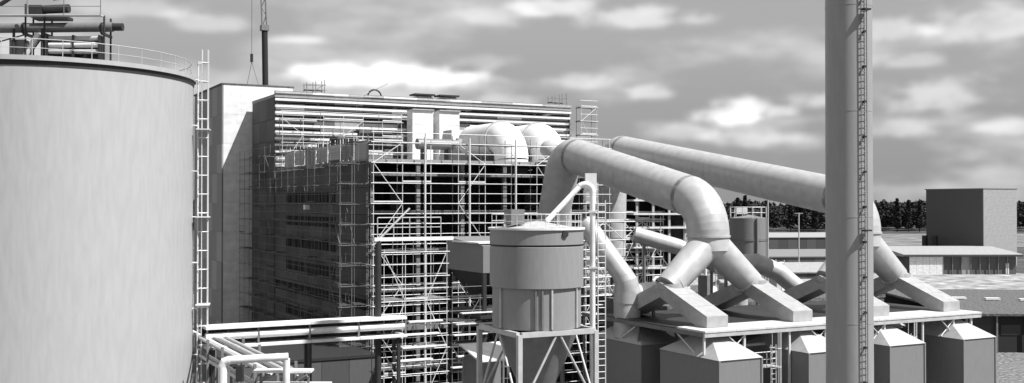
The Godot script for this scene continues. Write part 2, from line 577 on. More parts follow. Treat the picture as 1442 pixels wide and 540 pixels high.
# ---------------------------------------------------------------- main hall with its striped upper face
func build_main_hall() -> void:
	var t := thing("main_hall", "large boiler hall under construction with striped open upper face", "building", Vector3(36.9, 0, -133.7))
	var w := 44.0
	var dep := 11.5
	var top := 34.0
	bx(t, "roof", M.concrete, Vector3(w / 2, top - 0.2, -dep / 2), Vector3(w, 0.4, dep))
	bx(t, "back_wall", M.dark_panel, Vector3(w / 2, top / 2 - 0.3, -dep + 0.1), Vector3(w - 0.2, top - 0.6, 0.2))
	bx(t, "end_wall", M.dark_panel, Vector3(w - 0.12, top / 2 - 0.3, -dep / 2), Vector3(0.2, top - 0.6, dep - 0.6))
	for i in 9:
		bx(t, "column", M.grey_steel, Vector3(0.4 + i * (w - 0.8) / 8, (top - 0.42) / 2, -0.75), Vector3(0.4, top - 0.42, 0.4))
	# cladding of the left face
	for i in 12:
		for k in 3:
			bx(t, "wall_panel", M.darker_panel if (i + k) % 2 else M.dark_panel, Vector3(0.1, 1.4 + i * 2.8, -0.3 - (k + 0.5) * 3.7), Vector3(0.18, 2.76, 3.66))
	# inner cladding and girts of the front
	var rows := 11
	for i in rows:
		var y := 25.0 + i * 0.83
		if i % 2 == 0:
			for k in 11:
				bx(t, "sheet", M.dark_panel if (k * 3 + i) % 4 else M.grey_panel, Vector3((k + 0.5) * w / 11, y + 0.4, -0.42), Vector3(w / 11 - 0.05, 1.5, 0.06))
		for k in 8:
			var long := w / 8
			if i > 7 or k < 1 or k > 4 or (i % 2 == 0) or rng.randf() < 0.35:
				bx(t, "girt", M.girt, Vector3((k + 0.5) * long, y, 0.0), Vector3(long - 0.03, 0.29, 0.24))
	for k in [1, 2, 3, 5]:
		for i in range(1, 7):
			if rng.randf() < 0.75:
				bx(t, "cladding_panel", M.slate_panel if rng.randf() < 0.6 else M.casing, Vector3((k + 0.5) * w / 8 + rng.randf_range(-0.4, 0.4), 25.41 + i * 0.83, 0.02), Vector3(w / 8 - rng.randf_range(0.1, 1.4), 0.42, 0.16))
	for i in 12:
		bx(t, "lower_sheet", M.dark_panel, Vector3((i + 0.5) * w / 12, 12.0, -0.42), Vector3(w / 12 - 0.05, 23.9, 0.06))
	for k in 9:
		bx(t, "parapet_rail", M.girt if k % 2 else M.pale_steel, Vector3((k + 0.5) * w / 9, top + 0.22, 0.0), Vector3(w / 9 - 0.02, 0.24, 0.3))
	# things on the roof
	for i in 2:
		var v := thing("roof_vent", ["low flat roof vent on the hall roof, nearer the crane", "low flat roof vent on the hall roof, farther from the crane"][i], "roof vent", Vector3(58.0 + i * 3.7, top, -135.5), 0.0, "roof vents of the hall")
		bx(v, "curb", M.pale_steel, Vector3(0, 0.35, 0), Vector3(2.4, 0.7, 1.6))
		bx(v, "cap", M.dark_steel, Vector3(0, 0.98, 0), Vector3(3.0, 0.22, 2.1))
		for s in [-1.0, 1.0]:
			bx(v, "strut", M.dark_steel, Vector3(s, 0.78, 0.6), Vector3(0.1, 0.2, 0.1))
	var ho := thing("roof_hoist", "small ring-shaped hoist on the hall roof edge", "hoist", Vector3(50.6, top, -134.4))
	var ring := []
	for k in 25:
		ring.append(Vector3(cos(PI * k / 24) * 0.95, 0.3 + sin(PI * k / 24) * 0.95, 0))
	part(ho, "hoop", sweep(ring, [0.11], 8), M.dark_steel)
	rod(ho, "jib", M.pale_steel, Vector3(-2.2, 0.2, 0), Vector3(1.9, 2.2, 0), 0.07)
	bx(ho, "foot", M.dark_steel, Vector3(0, 0.1, 0), Vector3(2.4, 0.2, 0.8))
	for s in [[41.2, "scaffold cage standing on the hall roof near the crane"], [78.0, "scaffold cage standing on the far right end of the hall roof"]]:
		var g := thing("roof_scaffold", s[1], "scaffold", Vector3(s[0], top, -135.4), 0.0, "roof scaffolds of the hall")
		for x in [0.0, 1.2, 2.4]:
			for z in [0.0, 1.2]:
				rod(g, "standard", M.grey_steel, Vector3(x, 0, z), Vector3(x, 1.7 + 0.2 * x, z), 0.05)
		for y in [0.8, 1.5]:
			for z in [0.0, 1.2]:
				rod(g, "ledger", M.grey_steel, Vector3(-0.2, y, z), Vector3(2.6, y, z), 0.05)
		bx(g, "deck", M.deck, Vector3(1.2, 0.86, 0.6), Vector3(2.5, 0.06, 1.1))
		rod(g, "brace", M.grey_steel, Vector3(0, 0, 1.2), Vector3(2.4, 1.6, 1.2), 0.04)
	# scaffold on the right end and the left corner of the hall
	var e := thing("hall_end_scaffold", "slim scaffold tower at the right end of the striped hall", "scaffold", Vector3(81.4, 0, -133.0))
	scaffold(e, 2.6, 1.4, 0.0, 34.0, 1, 1.4, 0.6, 1, 0.04)
	var f := thing("hall_front_scaffold", "scaffold before the upper left part of the striped hall face", "scaffold", Vector3(37.2, 24.7, -132.6))
	scaffold(f, 16.0, 1.3, 0.0, 6.0, 6, 1.3, 0.3, 3, 0.035)
	for k in 2:
		var w2 := thing("white_riser", ["pale tall box shaft on the striped hall face, left of the pair", "pale tall box shaft on the striped hall face, right of the pair"][k], "shaft", Vector3(56.2 + k * 3.9, 24.7, -132.0), 0.0, "pale box shafts of the hall")
		for i in 4:
			bx(w2, "panel", M.white_sheet, Vector3(0, 1.0 + i * 1.95, 0.9), Vector3(3.0, 1.93, 0.1))
		bx(w2, "casing", M.white_sheet, Vector3(0, 3.9, -0.1), Vector3(2.98, 7.8, 1.85))
		bx(w2, "lid", M.pale_steel, Vector3(0, 7.85, 0.1), Vector3(3.1, 0.12, 2.2))

# ---------------------------------------------------------------- the wing: dark left face, open front
func build_wing() -> void:
	var t := thing("boiler_house_wing", "dark clad wing with black window strips and open scaffolded front", "building", Vector3(36.9, 0, -100.0))
	var w := 26.0
	var dep := 33.3
	var top := 24.5
	bx(t, "roof", M.concrete, Vector3(w / 2, top - 0.2, -dep / 2), Vector3(w - 0.3, 0.36, dep))
	# dark left face: courses of 2.7 m with window strips
	var per := 2.7
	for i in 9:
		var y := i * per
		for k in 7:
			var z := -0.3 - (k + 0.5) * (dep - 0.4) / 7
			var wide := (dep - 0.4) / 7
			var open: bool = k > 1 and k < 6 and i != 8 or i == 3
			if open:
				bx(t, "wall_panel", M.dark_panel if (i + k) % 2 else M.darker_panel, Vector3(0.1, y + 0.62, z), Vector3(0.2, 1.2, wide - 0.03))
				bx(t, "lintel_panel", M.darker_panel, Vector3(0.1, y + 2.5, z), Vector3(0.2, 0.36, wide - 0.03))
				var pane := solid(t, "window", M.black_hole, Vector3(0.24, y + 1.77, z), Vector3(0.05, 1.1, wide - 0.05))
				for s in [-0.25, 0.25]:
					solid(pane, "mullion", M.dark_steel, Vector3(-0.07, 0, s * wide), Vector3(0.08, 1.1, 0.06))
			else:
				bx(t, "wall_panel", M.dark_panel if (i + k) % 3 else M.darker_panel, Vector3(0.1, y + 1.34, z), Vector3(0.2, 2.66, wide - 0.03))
	# open front: columns, floor slabs, dark inner wall
	for i in 6:
		bx(t, "column", M.grey_steel, Vector3(0.55 + i * (w - 1.1) / 5, (top - 0.4) / 2, -0.3), Vector3(0.4, top - 0.45, 0.4))
	for k in 6:
		bx(t, "floor_slab", M.grey_steel, Vector3(w / 2, 3.9 * (k + 1) - 0.4, -6.3), Vector3(w - 0.6, 0.3, 11.4))
		bx(t, "edge_beam", M.grey_steel, Vector3(w / 2, 3.9 * (k + 1) - 0.4, 0.12), Vector3(w - 0.4, 0.4, 0.2))
	bx(t, "inner_wall", M.darker_panel, Vector3(w / 2, 12.0, -12.2), Vector3(w - 0.6, 23.6, 0.2))
	bx(t, "right_wall", M.dark_panel, Vector3(w - 0.1, 12.0, -dep / 2), Vector3(0.2, 24.0, dep - 1.2))
	for i in 9:
		bx(t, "machine", M.dark_steel if i % 3 else M.grey_steel, Vector3(2.5 + i * 2.7, [1.2, 5.0, 8.8, 12.8, 16.6, 20.5][(i * 5) % 6], -4.5 - (i % 3) * 1.5), Vector3(1.6, 2.2, 1.8))
	# scaffold on the dark face and round the corner
	var a := thing("wall_scaffold", "tall scaffold covering the dark left face of the wing", "scaffold", Vector3(35.2, 0, -99.0), PI / 2)
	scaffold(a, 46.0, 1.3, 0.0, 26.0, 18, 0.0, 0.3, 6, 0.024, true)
	var b := thing("front_scaffold", "bright tube scaffold filling the open front of the wing", "scaffold", Vector3(36.6, 0, -98.9))
	scaffold(b, 27.3, 1.4, 0.0, 26.0, 9, 1.4, 0.16, 3, 0.042)
	var cs := thing("corner_scaffold", "narrow scaffold tower with pale decks at the near corner of the dark face", "scaffold", Vector3(33.7, 0, -98.9), PI / 2)
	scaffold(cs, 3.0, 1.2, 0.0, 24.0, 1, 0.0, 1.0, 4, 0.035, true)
	for x in [5.3, 10.2, 15.5]:
		rod(b, "hoist_mast", M.galvanised, Vector3(x, 0, 1.75), Vector3(x, 26.6, 1.75), 0.12)
	# guard boards and netting above the wing roof
	for k in 7:
		var n := thing("netting_screen", ["first", "second", "third", "fourth", "fifth", "sixth", "seventh"][k] + " pale netting screen from the corner along the wing roof edge", "screen", Vector3(37.3, top, -101.0 - k * 4.3), 0.0, "netting along the wing roof edge")
		var cloth := PlaneMesh.new()
		cloth.orientation = PlaneMesh.FACE_X
		cloth.size = Vector2(3.9, 1.9 - 0.2 * (k % 2))
		part(n, "sheet", cloth, M.net_dull if k % 3 == 1 else M.net, Transform3D(Basis(), Vector3(0, 0.95, -1.8)))
		for z in [-0.1, -1.8, -3.5]:
			rod(n, "post", M.galvanised, Vector3(0.1, 0, z), Vector3(0.1, 2.4, z), 0.05)
	var cb := thing("site_container", "small black cabin on the wing roof behind the netting screens", "cabin", Vector3(40.0, top, -116.0))
	bx(cb, "body", M.black_hole, Vector3(0, 1.4, 0), Vector3(2.4, 2.8, 3.0))
	bx(cb, "roof", M.grey_steel, Vector3(0, 2.87, 0), Vector3(2.5, 0.12, 3.1))
	bx(cb, "door", M.dark_steel, Vector3(-1.23, 1.1, 0.5), Vector3(0.05, 2.0, 0.9))
	var lamp := thing("site_light_box", "single small white box hanging on the dark scaffolded face", "box", Vector3(35.0, 19.6, -114.0))
	bx(lamp, "housing", M.white_sheet, Vector3(0, 0, 0), Vector3(0.5, 0.5, 0.7))
	bx(lamp, "bracket", M.dark_steel, Vector3(0.35, 0.1, 0), Vector3(0.25, 0.1, 0.1))
	# stair tower scaffold left of the silo
	var s1 := thing("stair_scaffold", "crowded scaffold tower between the pipe bridge and the silo", "scaffold", Vector3(31.4, 0, -84.0))
	scaffold(s1, 5.6, 2.8, 0.0, 16.0, 3, 2.8, 0.32, 2, 0.036)
	rod(s1, "dark_post", M.dark_steel, Vector3(-0.5, 0, 2.8), Vector3(-0.5, 17.0, 2.8), 0.26, true)
	bx(s1, "top_beam", M.white_sheet, Vector3(2.6, 17.1, 2.9), Vector3(7.0, 0.3, 0.3))
	railing(s1, M.pale_steel, [Vector3(-0.6, 17.25, 2.9), Vector3(0.8, 17.25, 2.9), Vector3(2.2, 17.25, 2.9), Vector3(3.6, 17.25, 2.9), Vector3(5.0, 17.25, 2.9)], 1.6, false, 0.045)
	rod(s1, "prop", M.pale_steel, Vector3(-1.0, 16.6, 2.9), Vector3(2.2, 19.6, 2.9), 0.09)
	var s2 := thing("low_scaffold", "low dark scaffold with bright boards just left of the silo legs", "scaffold", Vector3(37.4, 0, -83.6))
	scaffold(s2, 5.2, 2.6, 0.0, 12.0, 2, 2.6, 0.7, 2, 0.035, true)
	for k in 6:
		bx(s2, "stacked_board", M.white_sheet if k % 2 else M.deck_pale, Vector3(1.6 + 0.35 * (k % 3), 6.3 + 0.9 * k, 2.72), Vector3(3.4 - 0.3 * (k % 2), 0.09, 0.5))
	for k in 4:
		bx(s1, "stacked_board", M.white_sheet, Vector3(3.6 - 0.3 * k, 10.3 - 1.05 * k, 2.9), Vector3(3.0, 0.12, 0.5))
	# raised hopper beside the silo
	var hp := thing("raised_hopper", "grey sheet metal bin with sloping pale top left of the silo", "hopper", Vector3(40.2, 0, -80.8))
	part(hp, "body", prism([Vector2(0, 14.1), Vector2(0, 16.4), Vector2(-7.4, 17.0), Vector2(-7.4, 14.1)], 0.0, 4.4), M.casing)
	bx(hp, "lid", M.white_sheet, Vector3(2.2, 16.62, -3.2), Vector3(4.8, 0.12, 5.4))
	part(hp, "cone", taper(Vector2(1.2, 1.6), Vector2(4.2, 7.0), 3.0), M.dark_steel, Transform3D(Basis(), Vector3(2.2, 11.1, -3.7)))
	for x in [0.2, 4.2]:
		for z in [-0.2, -7.2]:
			bx(hp, "leg", M.dark_steel, Vector3(x, 7.05, z), Vector3(0.3, 14.1, 0.3))
	bx(hp, "floor", M.dark_steel, Vector3(2.2, 10.4, -3.7), Vector3(5.4, 0.25, 8.4))
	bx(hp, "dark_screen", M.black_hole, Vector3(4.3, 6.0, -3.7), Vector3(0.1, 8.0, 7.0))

	var cn := thing_at("loading_canopy", "small pale sloping canopy roof low behind the left silo leg", "canopy", Vector3(-1.4, 0, -76.0), TURN)
	part(cn, "roof", prism([Vector2(1.6, 9.0), Vector2(1.6, 9.12), Vector2(-1.6, 9.9), Vector2(-1.6, 9.78)], -1.8, 1.8), M.white_sheet)
	for x in [-1.6, 1.6]:
		for z in [-1.4, 1.4]:
			bx(cn, "post", M.grey_steel, Vector3(x, 4.5, z), Vector3(0.14, 9.0, 0.14))
	bx(cn, "back_sheet", M.casing, Vector3(0, 4.6, -1.5), Vector3(3.0, 9.0, 0.08))

# ---------------------------------------------------------------- ducts on the wing roof
func build_roof_ducts() -> void:
	for k in 2:
		var t := thing("roof_duct", ["fat pale elbow duct on the wing roof, left of the pair", "fat pale elbow duct on the wing roof, right of the pair"][k], "duct", Vector3(58.2 + k * 5.0, 24.5, -112.0), 0.0, "elbow ducts on the wing roof")
		var r := 2.0
		part(t, "run", sweep([Vector3(0, 3.2, -8.0), Vector3(0, 3.2, -0.2)], [r], 32), M.white_sheet)
		var el := arc(Vector3(0, 0.6, -0.2), Vector3(0, 2.6, 0), Vector3(0, 0, 2.6), 9)
		part(t, "elbow", sweep(el, [r], 32), M.white_sheet)
		part(t, "drop", sweep([Vector3(0, 0.6, 2.4), Vector3(0, -1.2, 2.4)], [r * 0.98], 32), M.white_sheet)
		part(t, "flange", lathe([Vector2(r + 0.02, -0.1), Vector2(r + 0.16, -0.1), Vector2(r + 0.16, 0.1), Vector2(r + 0.02, 0.1)], 32), M.pale_steel, Transform3D(Basis(Vector3.RIGHT, PI / 2), Vector3(0, 3.2, -0.3)))
		part(t, "hood", taper(Vector2(4.6, 4.6), Vector2(3.4, 2.6), 4.8, Vector2(0, -0.6)), M.pale_steel, Transform3D(Basis(), Vector3(-0.3, 0.0, -10.6)))
		for z in [-6.0, -2.0]:
			bx(t, "saddle", M.grey_steel, Vector3(0, 0.6, z), Vector3(3.6, 1.2, 0.3))
	var d := thing("lying_vessel", "small grey vessel lying before the pale box shafts", "vessel", Vector3(47.3, 26.3, -112.0))
	rod(d, "shell", M.grey_steel, Vector3(0, 0.5, 0), Vector3(4.6, 0.5, 0), 0.62, true)
	for x in [0.8, 3.8]:
		bx(d, "saddle", M.dark_steel, Vector3(x, -0.9, 0), Vector3(0.3, 1.8, 1.2))
	part(d, "elbow", sweep(arc(Vector3(4.6, 1.2, 0), Vector3(0, -0.7, 0), Vector3(0.7, 0, 0), 4), [0.4], 16), M.pale_steel)
	var vd := thing("vertical_riser", "vertical grey duct dropping down the scaffolded wing front", "duct", Vector3(57.6, 0, -97.0))
	part(vd, "pipe", sweep([Vector3(0, 8, 0), Vector3(0, 23.5, 0), Vector3(0, 25.2, -1.2), Vector3(0, 26.0, -3.0)], [1.0], 24), M.duct_sheet)
	for y in [12.0, 17.0, 22.0]:
		part(vd, "flange", lathe([Vector2(1.0, -0.08), Vector2(1.14, -0.08), Vector2(1.14, 0.08), Vector2(1.0, 0.08)], 24), M.pale_steel, Transform3D(Basis(), Vector3(0, y, 0)))
	rod(vd, "support", M.grey_steel, Vector3(0, 0, 0), Vector3(0, 8, 0), 0.3)

# ---------------------------------------------------------------- the silo on its steel frame
func build_silo() -> void:
	var ca := 1.5 * cos(TURN) + 65.0 * sin(TURN)
	var cb := 1.5 * sin(TURN) - 65.0 * cos(TURN)
	var t := thing("silo", "round grey silo with overhanging upper drum on braced steel legs", "silo", Vector3(ca, 0, cb))
	var r := 2.86
	part(t, "upper_drum", lathe([Vector2(r - 0.1, 15.0), Vector2(r, 15.0), Vector2(r, 17.42), Vector2(r - 0.02, 17.44)], 72), M.silo_paint)
	part(t, "seam_band", lathe([Vector2(r - 0.02, 17.44), Vector2(r - 0.07, 17.45), Vector2(r - 0.07, 17.53), Vector2(r - 0.02, 17.54)], 72), M.dark_steel)
	part(t, "top_ring", lathe([Vector2(r - 0.02, 17.54), Vector2(r, 17.56), Vector2(r, 18.45)], 72), M.silo_paint)
	part(t, "top_rim", lathe([Vector2(r, 18.43), Vector2(r + 0.1, 18.43), Vector2(r + 0.1, 18.55), Vector2(r - 0.3, 18.55)], 72), M.white_sheet)
	var silo_roof := part(t, "roof", lathe([Vector2(r - 0.2, 18.5), Vector2(0.01, 18.95)], 72), M.pale_steel)
	part(t, "lower_drum", lathe([Vector2(r - 0.16, 12.55), Vector2(r - 0.16, 15.05)], 72), M.silo_paint)
	for deg in [100.0, 112.0, 120.0, 60.0, 170.0, 15.0]:
		var a := deg_to_rad(deg - 28.0 + 28.0)
		bx(t, "stiffener", M.grey_steel if deg > 105.0 and deg < 150.0 else M.pale_steel, Vector3(cos(a) * (r - 0.1), 13.8, sin(a) * (r - 0.1)), Vector3(0.1, 2.4, 0.1), -a)
	part(t, "cone", lathe([Vector2(0.35, 7.2), Vector2(r - 0.3, 12.3)], 48), M.grey_steel)
	part(t, "outlet", lathe([Vector2(0.35, 5.8), Vector2(0.35, 7.2)], 24), M.dark_steel)
	var s := 2.6
	for x in [-s, s]:
		for z in [-s, s]:
			bx(t, "leg", M.pale_steel, Vector3(x, 6.2, z), Vector3(0.28, 12.4, 0.28))
	for z in [-s, s]:
		bx(t, "ring_beam", M.pale_steel, Vector3(0, 12.38, z), Vector3(2 * s - 0.29, 0.3, 0.24))
		bx(t, "ring_beam", M.pale_steel, Vector3(z, 12.38, 0), Vector3(0.24, 0.3, 2 * s - 0.29))
		bx(t, "tie_beam", M.grey_steel, Vector3(0, 8.0, z), Vector3(2 * s - 0.29, 0.2, 0.2))
		bx(t, "tie_beam", M.grey_steel, Vector3(z, 8.0, 0), Vector3(0.2, 0.2, 2 * s - 0.29))
	for z in [-s, s]:
		for f in [-1.0, 1.0]:
			rod(t, "brace", M.pale_steel, Vector3(f * (s - 0.1), 8.1, z), Vector3(f * 0.15, 12.2, z), 0.08)
			rod(t, "brace", M.pale_steel, Vector3(z, 8.1, f * (s - 0.1)), Vector3(z, 12.2, f * 0.15), 0.08)
	bx(silo_roof, "roof_box", M.grey_steel, Vector3(-1.7, 19.2, 0.3), Vector3(0.9, 0.9, 0.9))
	var pts := []
	for i in 20:
		var a := TAU * i / 20
		pts.append(Vector3(cos(a) * (r - 0.1), 18.55, sin(a) * (r - 0.1)))
	railing(silo_roof, M.galvanised, pts, 0.8, true, 0.02)
	rod(silo_roof, "level_probe", M.pale_steel, Vector3(0.6, 18.7, 1.5), Vector3(0.6, 19.5, 1.5), 0.07)
	rod(t, "hatch", M.dark_steel, Vector3(0.3, 18.2, r + 0.02), Vector3(0.3, 18.2, r + 0.1), 0.2, true)
	# filling pipe at its right side
	var f := thing_at("filling_pipe", "white upright pipe right of the silo bending down to its roof", "pipe", Vector3(5.05, 0, -66.6))
	part(f, "riser", sweep([Vector3(0, 0, 0), Vector3(0, 20.7, 0)], [0.19], 18), M.white_sheet)
	part(f, "bend", sweep(arc(Vector3(-0.5, 20.7, 0), Vector3(0.5, 0, 0), Vector3(-0.33, 0.38, 0), 6), [0.19], 18), M.white_sheet)
	part(f, "slope", sweep([Vector3(-0.8, 21.08, 0), Vector3(-2.9, 18.9, 0.7)], [0.17], 18), M.white_sheet)
	for y in [4.0, 8.0, 12.0, 16.0, 19.5]:
		bx(f, "clamp", M.galvanised, Vector3(0, y, 0), Vector3(0.5, 0.12, 0.5))
	ladder(f, M.galvanised, Vector3(0.55, 0, 0.1), 20.2, Vector3(0.3, 0, 0.95).normalized(), false)
	bx(f, "valve_box", M.white_sheet, Vector3(-0.1, 21.3, -0.3), Vector3(0.7, 1.2, 0.6))

# ---------------------------------------------------------------- bag filters with their chevron ducts
func build_filter_row() -> void:
	var pitch := 8.47
	var nth := ["first", "second", "third", "fourth"]
	# platform decks, two fields
	for k in 2:
		var a0 := 48.6 + k * 14.5
		var t := thing("filter_platform", ["pale platform deck over the left pair of filter casings", "pale platform deck over the filter casings right of the chimney"][k], "platform", Vector3(a0, 0, -61.6), 0.0, "platforms of the filter row")
		var w := 14.49 if k == 0 else 15.2
		for i in 5:
			bx(t, "deck_plate", M.deck_plate, Vector3((i + 0.5) * w / 5, 10.66, -1.7), Vector3(w / 5 - 0.03, 0.14, 3.4))
			bx(t, "grating", M.dark_steel, Vector3((i + 0.5) * w / 5, 10.6, -9.0), Vector3(w / 5 - 0.03, 0.1, 11.0))
		bx(t, "front_beam", M.pale_steel, Vector3(w / 2, 10.42, -0.15), Vector3(w, 0.32, 0.2))
		bx(t, "side_beam", M.grey_steel, Vector3(0.1, 10.42, -8.6), Vector3(0.2, 0.32, 16.6))
		for x in [0.15, 3.9, 8.3, 12.0, 14.2]:
			for z in [-0.3, -8.6, -16.8]:
				bx(t, "post", M.galvanised if z > -1.0 else M.grey_steel, Vector3(x, 5.13, z), Vector3(0.15, 10.26, 0.15))
		for x in [3.9, 12.0]:
			rod(t, "brace", M.galvanised, Vector3(x - 1.5, 8.9, -0.3), Vector3(x, 10.2, -0.3), 0.05)
			rod(t, "brace", M.galvanised, Vector3(x - 1.5, 10.2, -0.22), Vector3(x, 8.9, -0.22), 0.05)
		rod(t, "brace", M.galvanised, Vector3(0.15, 8.4, -0.4), Vector3(0.15, 10.2, -3.5), 0.06)
		rod(t, "brace", M.galvanised, Vector3(0.15, 10.2, -9.0), Vector3(0.15, 8.0, -13.0), 0.06)
		# walkway with railing in the gap between casings
		for gap in [5.0]:
			bx(t, "walkway", M.galvanised, Vector3(gap + 0.8, 7.6, -1.2), Vector3(3.4, 0.08, 1.2))
			railing(t, M.galvanised, [Vector3(gap - 0.8, 7.64, -0.7), Vector3(gap + 0.3, 7.64, -0.7), Vector3(gap + 1.4, 7.64, -0.7), Vector3(gap + 2.4, 7.64, -0.7)], 1.1, false, 0.035)
			ladder(t, M.galvanised, Vector3(gap + 1.8, 0, -0.4), 9.3, Vector3(0, 0, 1), true, 3.5, 0.5, 0.035)
			rod(t, "pipe", M.pale_steel, Vector3(gap - 0.4, 9.0, -3.0), Vector3(gap + 3.2, 9.0, -3.0), 0.12, true)
	for k in 4:
		var a := 48.6 + k * pitch
		for row in 2:
			var b: float = -60.0 if row == 0 else -69.6
			var where: String = "front" if row == 0 else "rear"
			var t := thing("filter_casing", "%s %s filter casing counted from the silo, with sloped pale roof" % [nth[k], where], "filter", Vector3(a, 0, b), 0.0, "bag filter casings")
			var w := 3.9
			var dep := 7.1
			bx(t, "left_sheet", M.casing, Vector3(0.03, 5.9, -dep / 2), Vector3(0.06, 5.8, dep))
			bx(t, "right_sheet", M.casing, Vector3(w - 0.03, 5.9, -dep / 2), Vector3(0.06, 5.8, dep))
			bx(t, "front_sheet", M.casing, Vector3(w / 2, 5.9, -0.04), Vector3(w - 0.14, 5.8, 0.06))
			bx(t, "rear_sheet", M.casing, Vector3(w / 2, 5.9, -dep + 0.04), Vector3(w - 0.14, 5.8, 0.06))
			bx(t, "corner_angle", M.casing, Vector3(0.0, 5.9, 0.0), Vector3(0.14, 5.82, 0.14))
			bx(t, "corner_angle", M.casing, Vector3(w, 5.9, 0.0), Vector3(0.14, 5.82, 0.14))
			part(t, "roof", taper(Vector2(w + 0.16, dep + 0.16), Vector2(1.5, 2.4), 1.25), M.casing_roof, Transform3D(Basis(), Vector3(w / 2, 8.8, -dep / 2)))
			bx(t, "neck", M.casing, Vector3(w / 2, 10.3, -dep / 2), Vector3(1.4, 0.6, 2.2))
			part(t, "hopper", taper(Vector2(0.6, 0.6), Vector2(w, dep), 2.4), M.casing, Transform3D(Basis(), Vector3(w / 2, 0.58, -dep / 2)))
			for x in [0.1, w - 0.1]:
				for z in [-0.1, -dep + 0.1]:
					bx(t, "leg", M.grey_steel, Vector3(x, 1.5, z), Vector3(0.2, 3.0, 0.2))
		# chevron duct above the pair
		var c := thing("chevron_duct", "%s box duct shaped like a chevron counted from the silo, on the filter platform" % nth[k], "duct", Vector3(a + 1.35, 10.74, -69.0), 0.0, "chevron ducts of the filter row")
		var th := 1.15
		part(c, "near_leg", prism([Vector2(0, 3.0), Vector2(5.9, 0.85), Vector2(5.9, 0.01), Vector2(4.6, 0.01), Vector2(0, 3.0 - th)], 0.0, 2.0), M.chevron_sheet)
		part(c, "far_leg", prism([Vector2(-0.01, 3.0), Vector2(-5.9, 0.85), Vector2(-5.9, 0.01), Vector2(-4.6, 0.01), Vector2(-0.01, 3.0 - th)], 0.002, 1.998), M.chevron_sheet)
		part(c, "ridge_cap", prism([Vector2(-0.9, 2.72), Vector2(0, 3.06), Vector2(0.9, 2.72), Vector2(0.9, 2.65), Vector2(-0.9, 2.65)], -0.03, 2.03), M.chevron_sheet)
		for z in [2.2, 4.2]:
			var y: float = 3.0 - z * 2.15 / 5.9
			bx(c, "seam", M.pale_steel, Vector3(1.0, y, z), Vector3(2.06, 0.05, 0.08))
		part(c, "collar", lathe([Vector2(1.16, 0.0), Vector2(1.16, 0.42)], 32), M.chevron_sheet, Transform3D(Basis(), Vector3(1.0, 2.5, 0)))

# ---------------------------------------------------------------- chimney
func build_chimney() -> void:
	var t := thing_at("chimney", "tall pale steel chimney crossing the whole picture height", "chimney", Vector3(20.6, 0, -65.0))
	var r := 1.36
	var y := 0.0
	for i in 10:
		var h := 6.4
		part(t, "shell_section", lathe([Vector2(r + 0.05 - 0.006 * i, y), Vector2(r + 0.044 - 0.006 * i, y + h)], 64), M.chimney_paint)
		part(t, "flange", lathe([Vector2(r, y + h - 0.04), Vector2(r + 0.055 - 0.006 * i, y + h - 0.04), Vector2(r + 0.055 - 0.006 * i, y + h + 0.04), Vector2(r, y + h + 0.04)], 64), M.chimney_paint)
		y += h
	part(t, "top_cap", lathe([Vector2(r, y), Vector2(r - 0.15, y), Vector2(r - 0.15, y - 2.0)], 48), M.dark_steel)
	part(t, "base_cone", lathe([Vector2(r + 0.9, 0), Vector2(r + 0.05, 5.0)], 48), M.chimney_paint)
	var la := thing_at("chimney_ladder", "narrow caged ladder climbing the sunlit right side of the chimney", "ladder", Vector3(20.6, 0, -65.0))
	var view := Vector3(-20.6, 0, 65.0).normalized()
	var out := view.rotated(Vector3.UP, deg_to_rad(36.0))
	ladder(la, M.grey_steel, out * (r + 0.12), 63.0, out, false, 2.5, 0.4, 0.03)
	var k := 3.0
	while k < 63.0:
		rod(la, "bracket", M.dark_steel, out * (r - 0.02) + Vector3.UP * k, out * (r + 0.25) + Vector3.UP * k, 0.08)
		k += 2.1
	for yy in [18.4, 31.6]:
		bx(la, "rest_step", M.dark_steel, out * (r + 0.35) + Vector3.UP * yy, Vector3(0.4, 0.1, 0.45), -atan2(out.z, out.x))

